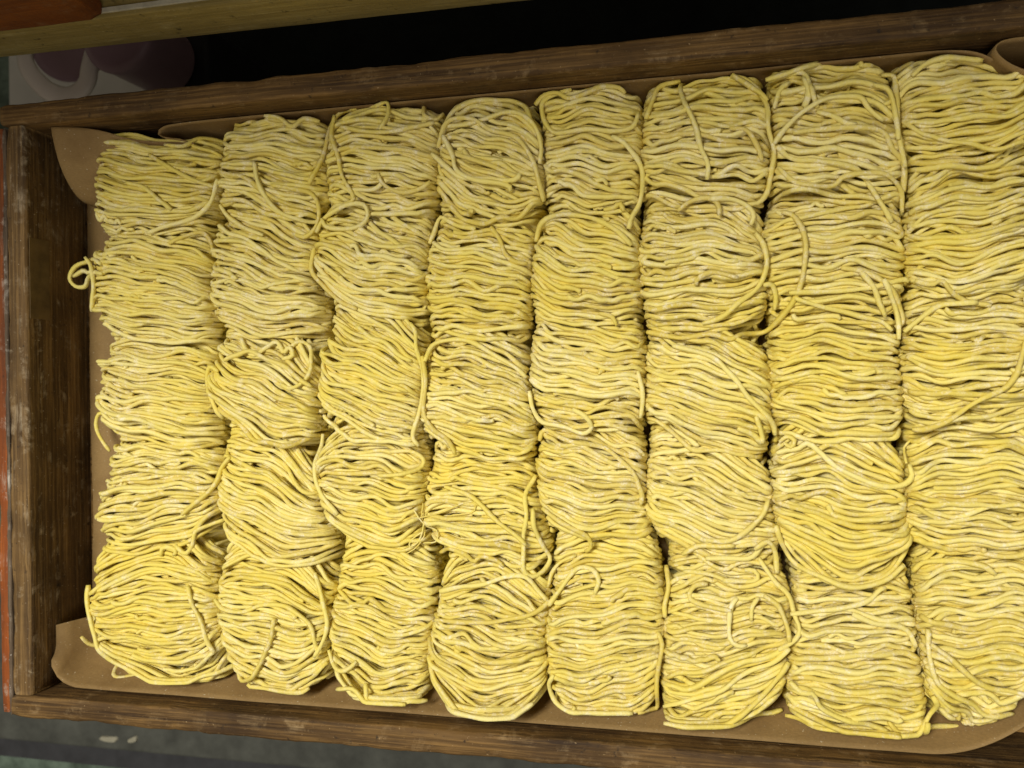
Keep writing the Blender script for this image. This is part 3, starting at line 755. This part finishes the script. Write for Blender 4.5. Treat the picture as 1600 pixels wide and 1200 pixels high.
def smooth_noise(n_knots, n, amp):
    k = rng.normal(0, 1, n_knots + 3)
    u = np.linspace(1, n_knots, n)
    i = np.floor(u).astype(int); f = u - i
    p0, p1, p2, p3 = k[i - 1], k[i], k[np.minimum(i + 1, n_knots + 2)], k[np.minimum(i + 2, n_knots + 2)]
    return amp * .5 * (2 * p1 + (p2 - p0) * f + (2 * p0 - 5 * p1 + 4 * p2 - p3) * f ** 2 + (3 * p1 - p0 - 3 * p2 + p3) * f ** 3)

class Bundle:
    def __init__(self, spec):
        self.c, self.r, self.ta, self.tb, self.sp, self.ms, rows = spec
        self.rows = np.array(rows) / 1000
        self.L = abs(self.rows[0, 1] - self.rows[-1, 1])
        self.W = np.mean(self.rows[:, 2] - self.rows[:, 0])
        q = self.rows[2]
        self.base = Vector(((q[0] + q[2]) / 2, (q[1] + q[3]) / 2, FLOOR + .0025))
        self.top = .0372 + rng.normal(0, .0010)
        self.ph = rng.uniform(0, 6.28, 8)
        self.inner = []
        self.strands = []
    def xy(self, s, t):
        u = np.clip(t, -.30, 1.05) * 4
        k = np.arange(5)
        R_ = [np.interp(u, k, self.rows[:, m]) for m in range(4)]
        ex = (u > 4) * (u - 4) / 4 - (u < 0) * (0 - u) / 4
        f = (1 + s * (1 - np.where((t > .5) & (self.r == 4), .16, .075) * np.clip(np.abs(t - .5) * 2, 0, 1) ** 2.5)) / 2
        x = R_[0] + (R_[2] - R_[0]) * f
        y = R_[1] + (R_[3] - R_[1]) * f - ex * self.L
        return x, y
    def zb(self, s, t):
        S = np.sqrt(np.clip(1 - np.abs(s) ** 3.6, 0, 1))
        lo0, lo1 = .60, .52
        if self.r == 0: lo0 = .50 if self.c else .62
        T = np.where(t < .58, lo0 + (1 - lo0) * np.sin(np.clip(t / .58, 0, 1) * 1.5708), 1 - (1 - lo1) * np.clip((t - .58) / .42, 0, 1) ** 2.2)
        if self.r == 4:
            T = np.where(t < .5, T, np.sqrt(np.clip(1 - np.clip((t - .42) / .58, 0, 1) ** 3.2, 0, 1)))
        return FLOOR + .003 + self.top * T * (.26 + .74 * S)
    def lay(self, inner, fill=False):
        n = 36
        W, L, ph = self.W, self.L, self.ph
        full = rng.random() > .16 * (.5 + self.ms)
        best = None
        for _ in range(14 if fill else 4 if inner else 8):
            t0 = rng.uniform(-.02 if self.r == 0 else -.14, 1.02)
            if self.r == 4 and rng.random() < .35: t0 = rng.uniform(.72, 1.0)
            if full:
                sa, sb = -1 - rng.uniform(-.03, .02), 1 + rng.uniform(-.03, .02)
            else:
                c0 = rng.uniform(-.5, .7)
                sa, sb = (-1.0, c0) if rng.random() < .5 else (-c0, 1.0)
            if fill:
                c0 = rng.uniform(.1, .5)
                sa, sb = (-1.0, -c0) if rng.random() < .5 else (c0, 1.0)
            u = np.linspace(-1, 1, n)
            w = np.sin(u * 1.36) / math.sin(1.36)
            s = sa + (sb - sa) * (w + 1) / 2
            tilt = 1.2 * (self.ta + (self.tb - self.ta) * t0) + rng.normal(0, .038 + .13 * self.ms * (rng.random() < .30))
            t = t0 + tilt * s * (W / 2) / L - self.sp * (t0 - .42) * np.abs(s) ** 2.2
            if fill:
                t = t0 + rng.normal(0, .12) * (s - s.mean())
            t = t + (.0022 / L) * np.sin(s * 2.6 + t0 * 3.1 + ph[0]) + (.0012 / L) * np.sin(s * 6.3 + t0 * 5 + ph[1])
            lim = .04 if self.r == 0 else -.14
            t = np.where(t > .94, .94 + (t - .94) * .35, np.where(t < lim, lim + (t - lim) * .4, t))
            x, y = self.xy(s, t)
            ix, iy = cells(x, y)
            score = np.mean(HM[ix, iy] - self.zb(s, t)) + rng.uniform(0, .0006)
            if best is None or score < best[0]:
                best = (score, s, t)
        _, s, t = best
        amp = rng.uniform(.5, 1.25) * (.0008 + .0005 * self.ms)
        t = t + smooth_noise(int(rng.integers(6, 11)), n, amp / L) + smooth_noise(int(rng.integers(13, 18)), n, rng.uniform(.00018, .00050) / L)
        t = t + (rng.normal(0, .0022) * np.clip((s - .72) / .28, 0, 1) ** 2 + rng.normal(0, .0022) * np.clip((-s - .72) / .28, 0, 1) ** 2) / L
        x, y = self.xy(s, t)
        x = x + smooth_noise(6, n, .0004)
        y = np.maximum(y, YB + .0115 + .003 * rng.random())
        r = RAD * rng.uniform(.84, 1.10)
        z = settle(x, y, self.zb(s, t) - .001 * rng.random(), r)
        z = z - .0070 * np.clip((np.abs(s) - .86) / .14, 0, 1.1) ** 2 + smooth_noise(9, n, .00022)
        deposit(x, y, z, r)
        P = np.stack([x, y, z], 1) - np.array(self.base)
        V = tube_arrays(P, r, .095, rng.random())
        (self.inner if inner else self.strands).append((V, n))
    def core(self):
        ns, nt_ = 20, 16
        V = []
        for i in range(ns):
            for j in range(nt_):
                s = np.array([-1 + 2 * i / (ns - 1)]); t = np.array([.01 + .98 * j / (nt_ - 1)])
                x, y = self.xy(s * .97, t)
                V.append((x[0] - self.base.x, y[0] - self.base.y, max(self.zb(s, t)[0] - .0055, FLOOR + .0024 + flap_rise(0, y[0])) - self.base.z))
        return np.array(V), np.array(grid_faces(ns, nt_))

ORD = ['first', 'second', 'third', 'fourth', 'fifth', 'sixth', 'seventh', 'eighth']
ROWN = ['against the back board', 'second from the back board', 'in the middle row', 'second from the front board', 'nearest the front board']
LOOK = {(0, 1): 'yellow noodle bundle with a small loop sticking out beside the left board',
        (1, 2): 'rounded ball-like noodle bundle topped by curled loops, second column from the left board',
        (0, 4): 'yellow noodle bundle in the front left corner with stray ends on the paper',
        (3, 3): 'noodle bundle with very thin hair-like strands and a hanging loop, fourth column',
        (4, 4): 'noodle bundle at the front with a hook-shaped strand on top, fifth column from left',
        (5, 4): 'noodle bundle at the front topped by tangled open loops, sixth column from left',
        (5, 0): 'noodle bundle at the back with one strand hanging down its middle, sixth column',
        (6, 0): 'untidy noodle bundle at the back with crossing strands, seventh column from left',
        (6, 1): 'noodle bundle crossed by one long arched strand trailing to its left neighbour',
        (7, 2): 'noodle bundle crossed by one long diagonal strand near the right end',
        (6, 3): 'broad noodle bundle with strands sagging in a smile, seventh column from left'}
bundles = {}
order = sorted(BUNDLES, key=lambda b: (-b[1], b[0]))
for spec in order:
    b = Bundle(spec)
    bundles[(b.c, b.r)] = b
    per = b.L / (2 * RAD) * (1.5 if b.r == 4 else 1.0)
    n_in, n_out = int(per * 1.25), int(per * 1.95)
    for _ in range(n_in): b.lay(True)
    for _ in range(16): b.lay(True, True)
    for _ in range(n_out): b.lay(False)

for c, r, th, zm, path in LOOSE:
    b = bundles[(c, r)]
    Q = catmull(np.array(path) / 1000, .0028)
    n = len(Q)
    r_ = RAD * th * rng.uniform(.92, 1.04)
    amp = .0005 if th > .5 else .0008
    x = np.maximum(Q[:, 0] + smooth_noise(max(4, n // 4), n, amp), XL + .004); y = np.maximum(Q[:, 1] + smooth_noise(max(4, n // 4), n, amp), YB + .0120)
    zmin = np.full(n, FLOOR + .004 + zm / 1000 * (1 if zm >= 10 else 0))
    z = settle(x, y, zmin, r_, 8)
    deposit(x, y, z, r_)
    P = np.stack([x, y, z], 1) - np.array(b.base)
    b.strands.append((tube_arrays(P, r_, .09, rng.random()), n))

for c, r, path in STRAYS:
    b = bundles[(c, r)]
    Q = catmull(np.array(path) / 1000, .0028)
    lift = [FLOOR + .0026 + RAD + ((max(0, 1 - (p[0] - XL - .0018) / .026) ** 1.6 * .042) ** 3 + flap_rise(0, p[1]) ** 3) ** (1 / 3) for p in Q]
    Q[:, 2] = np.maximum(Q[:, 2], lift)
    for _ in range(2):
        Q[1:-1] = (Q[:-2] + 2 * Q[1:-1] + Q[2:]) / 4
    b.strands.append((tube_arrays(Q - np.array(b.base), RAD, .09, rng.random()), len(Q)))

for (c, r), b in sorted(bundles.items()):
    root = empty('noodle_bundle', b.base)
    lbl = LOOK.get((c, r)) or 'floured yellow noodle bundle %s, %s column from the left board' % (ROWN[r], ORD[c])
    tag(root, lbl, 'noodles', 'noodle bundles packed in the wooden tray')
    V0, Q0 = b.core()
    Vs, Qs, off = [V0], [Q0], len(V0)
    for V, n in b.inner:
        Vs.append(V); Qs.append(tube_faces(n) + off); off += len(V)
    tag(quads_object('inner_noodles', np.vstack(Vs), np.vstack(Qs), root), kind='stuff')
    for V, n in b.strands:
        quads_object('noodle_strand', V, tube_faces(n), root)

# ------------------------------------------------------------------ things around the tray
shelf = tag(empty('wooden_shelf', (-.1, .40, RIM)), 'olive brown wooden shelf edge behind the noodle tray', 'shelf')
SO = Vector(shelf.location)
board('front_board', Vector((-.95, .2510 + .009, RIM + .0385)) - SO, Vector((.75, .2350 + .009, RIM + .0385)) - SO, .018, .0395, M_SHELF, shelf, 8, .0006, .0016, 120)
slab('pale_edge', -.85, .85, .248 - SO.y, .2515 - SO.y, .0388, .0405, M_EDGE, shelf, .0005)
slab('shelf_top', -.85, .85, .2665 - SO.y, .62 - SO.y, .020, .0395, M_STEEL, shelf, .001)
for sx in (-.80, .80):
    slab('leg', sx - .02, sx + .02, .56 - SO.y, .60 - SO.y, -RIM + .0125, .0195, M_STAND, shelf, .002)
    slab('leg', sx - .02, sx + .02, .29 - SO.y, .33 - SO.y, -RIM + .0125, .0195, M_STAND, shelf, .002)

ub = mesh_obj('shade_board', [Vector(p) - SO for p in ((-1.25, .176, 1.0), (.95, .345, 1.0), (.95, .66, 1.0), (-1.25, .66, 1.0), (-1.25, .176, 1.02), (.95, .345, 1.02), (.95, .66, 1.02), (-1.25, .66, 1.02))],  # unseen board, added with a slanted edge to shade the back row
              [(3, 2, 1, 0), (4, 5, 6, 7), (0, 1, 5, 4), (1, 2, 6, 5), (2, 3, 7, 6), (3, 0, 4, 7)], M_SHELF, shelf, False)
for sx in (-.80, .80):
    slab('shade_board_post', sx - .02, sx + .02, .56 - SO.y, .60 - SO.y, .0397, .5498, M_STAND, shelf, .002)  # unseen supports added to carry the shading board

ot = tag(empty('orange_tray', (-.52, .36, RIM + .0407)), 'orange painted wooden tray corner standing on the shelf behind', 'tray')
OO = Vector(ot.location)
z1 = RIM + .0407 + .070
board('front_board', Vector((-.75, .2425 + .008, z1)) - OO, Vector((-.372, .2425 + .008, z1)) - OO, .016, .070, M_ORANGE, ot, 9, .0012, .0040, 60, .006)
board('end_board', Vector((-.380, .2600, z1 - .0006)) - OO, Vector((-.380, .50, z1 - .0006)) - OO, .016, .069, M_WOOD_Y, ot, 10, .0012, .0030, 40)
board('end_board', Vector((-.742, .2600, z1 - .0006)) - OO, Vector((-.742, .50, z1 - .0006)) - OO, .016, .069, M_WOOD_Y, ot, 11, .0012, .0030, 40)
board('back_board', Vector((-.75, .509, z1)) - OO, Vector((-.372, .509, z1)) - OO, .016, .070, M_ORANGE, ot, 12, .0012, .0040, 40)
slab('bottom_board', -.733 - OO.x, -.389 - OO.x, .2595 - OO.y, .500 - OO.y, .001, .010, M_WOOD_X, ot)

def lathe(name, prof, cx, cy, mat, parent, n=48):
    V, F = [], []
    m = len(prof)
    for i in range(n):
        a = 2 * math.pi * i / n
        for (r, z) in prof:
            V.append((cx + r * math.cos(a), cy + r * math.sin(a), z))
    for i in range(n):
        for j in range(m - 1):
            a, b2 = i * m + j, ((i + 1) % n) * m + j
            F.append((a, b2, b2 + 1, a + 1))
    return mesh_obj(name, V, F, mat, parent)

crate = tag(slab('black_crate', -.595, -.515, .325, .405, .0122, .150, M_STAND, None, .004), 'small black crate standing under the mauve jug', 'crate')
jug = tag(empty('plastic_jug', (-.553, .365, .1503)), 'mauve plastic jug with a pale looped handle on the floor behind the tray', 'jug')
lathe('body', [(.0, .0), (.034, .0), (.037, .004), (.039, .07), (.041, .080), (.039, .084), (.032, .0855), (.0, .0855)], -.012, .0, M_MAUVE, jug)
lathe('saucer', [(.0, -.008), (.050, -.007), (.058, -.002), (.058, .002), (.050, -.002), (.0, -.003)], -.135, .050, M_MAUVE, jug)
hp = catmull(np.array([(-603.5,385,200),(-603.5,364.7,215),(-604,338.2,224),(-605.8,321.7,226),(-616.7,311.4,226),(-634.6,309,226),(-655.7,317.7,226),(-676,337.1,224),(-689.2,358.8,218),(-694,385,200)]) / 1000, .004)
V = []
hn = len(hp)
for i, p in enumerate(hp):
    a = hp[max(0, i - 1)]; b2 = hp[min(hn - 1, i + 1)]
    d = Vector(b2 - a).normalized()
    s = d.cross(Vector((0, 0, 1))).normalized()
    up = s.cross(d)
    for k in range(12):
        an = 2 * math.pi * k / 12
        V.append(Vector(p) - Vector(jug.location) + s * (.0100 * math.cos(an)) + up * (.0055 * math.sin(an)))
F = [(i * 12 + k, i * 12 + (k + 1) % 12, (i + 1) * 12 + (k + 1) % 12, (i + 1) * 12 + k) for i in range(hn - 1) for k in range(12)]
F += [tuple(range(12)), tuple((hn - 1) * 12 + k for k in reversed(range(12)))]
mesh_obj('handle', V, F, M_GREIGE, jug)

def scrap(x, y, z, a, w, h, label):
    bm = bmesh.new()
    ring = [(w * .5 * (1 + .25 * math.sin(k * 2.3)) * math.cos(k * .785), h * .5 * (1 + .3 * math.cos(k * 1.7)) * math.sin(k * .785)) for k in range(8)]
    lo = [bm.verts.new((px, py, 0)) for px, py in ring]
    hi = [bm.verts.new((px * .9, py * .9, .0025 + .001 * math.sin(px * 400))) for px, py in ring]
    bm.faces.new(list(reversed(lo))); bm.faces.new(hi)
    for k in range(8):
        bm.faces.new((lo[k], lo[(k + 1) % 8], hi[(k + 1) % 8], hi[k]))
    me = bpy.data.meshes.new('dough_scrap'); bm.to_mesh(me); bm.free()
    me.materials.append(M_SCRAP)
    o = bpy.data.objects.new('dough_scrap', me); C.objects.link(o)
    o.location = (x, y, z); o.rotation_euler.z = a
    tag(o, label, 'scrap', 'pale scraps on the floor in front of the tray')
scrap(-.765, -.470, .0122, .05, .028, .010, 'longer pale scrap on the grey floor strip below the front board')
scrap(-.728, -.468, .0122, .5, .016, .009, 'smaller pale scrap on the grey floor strip, right of the longer one')
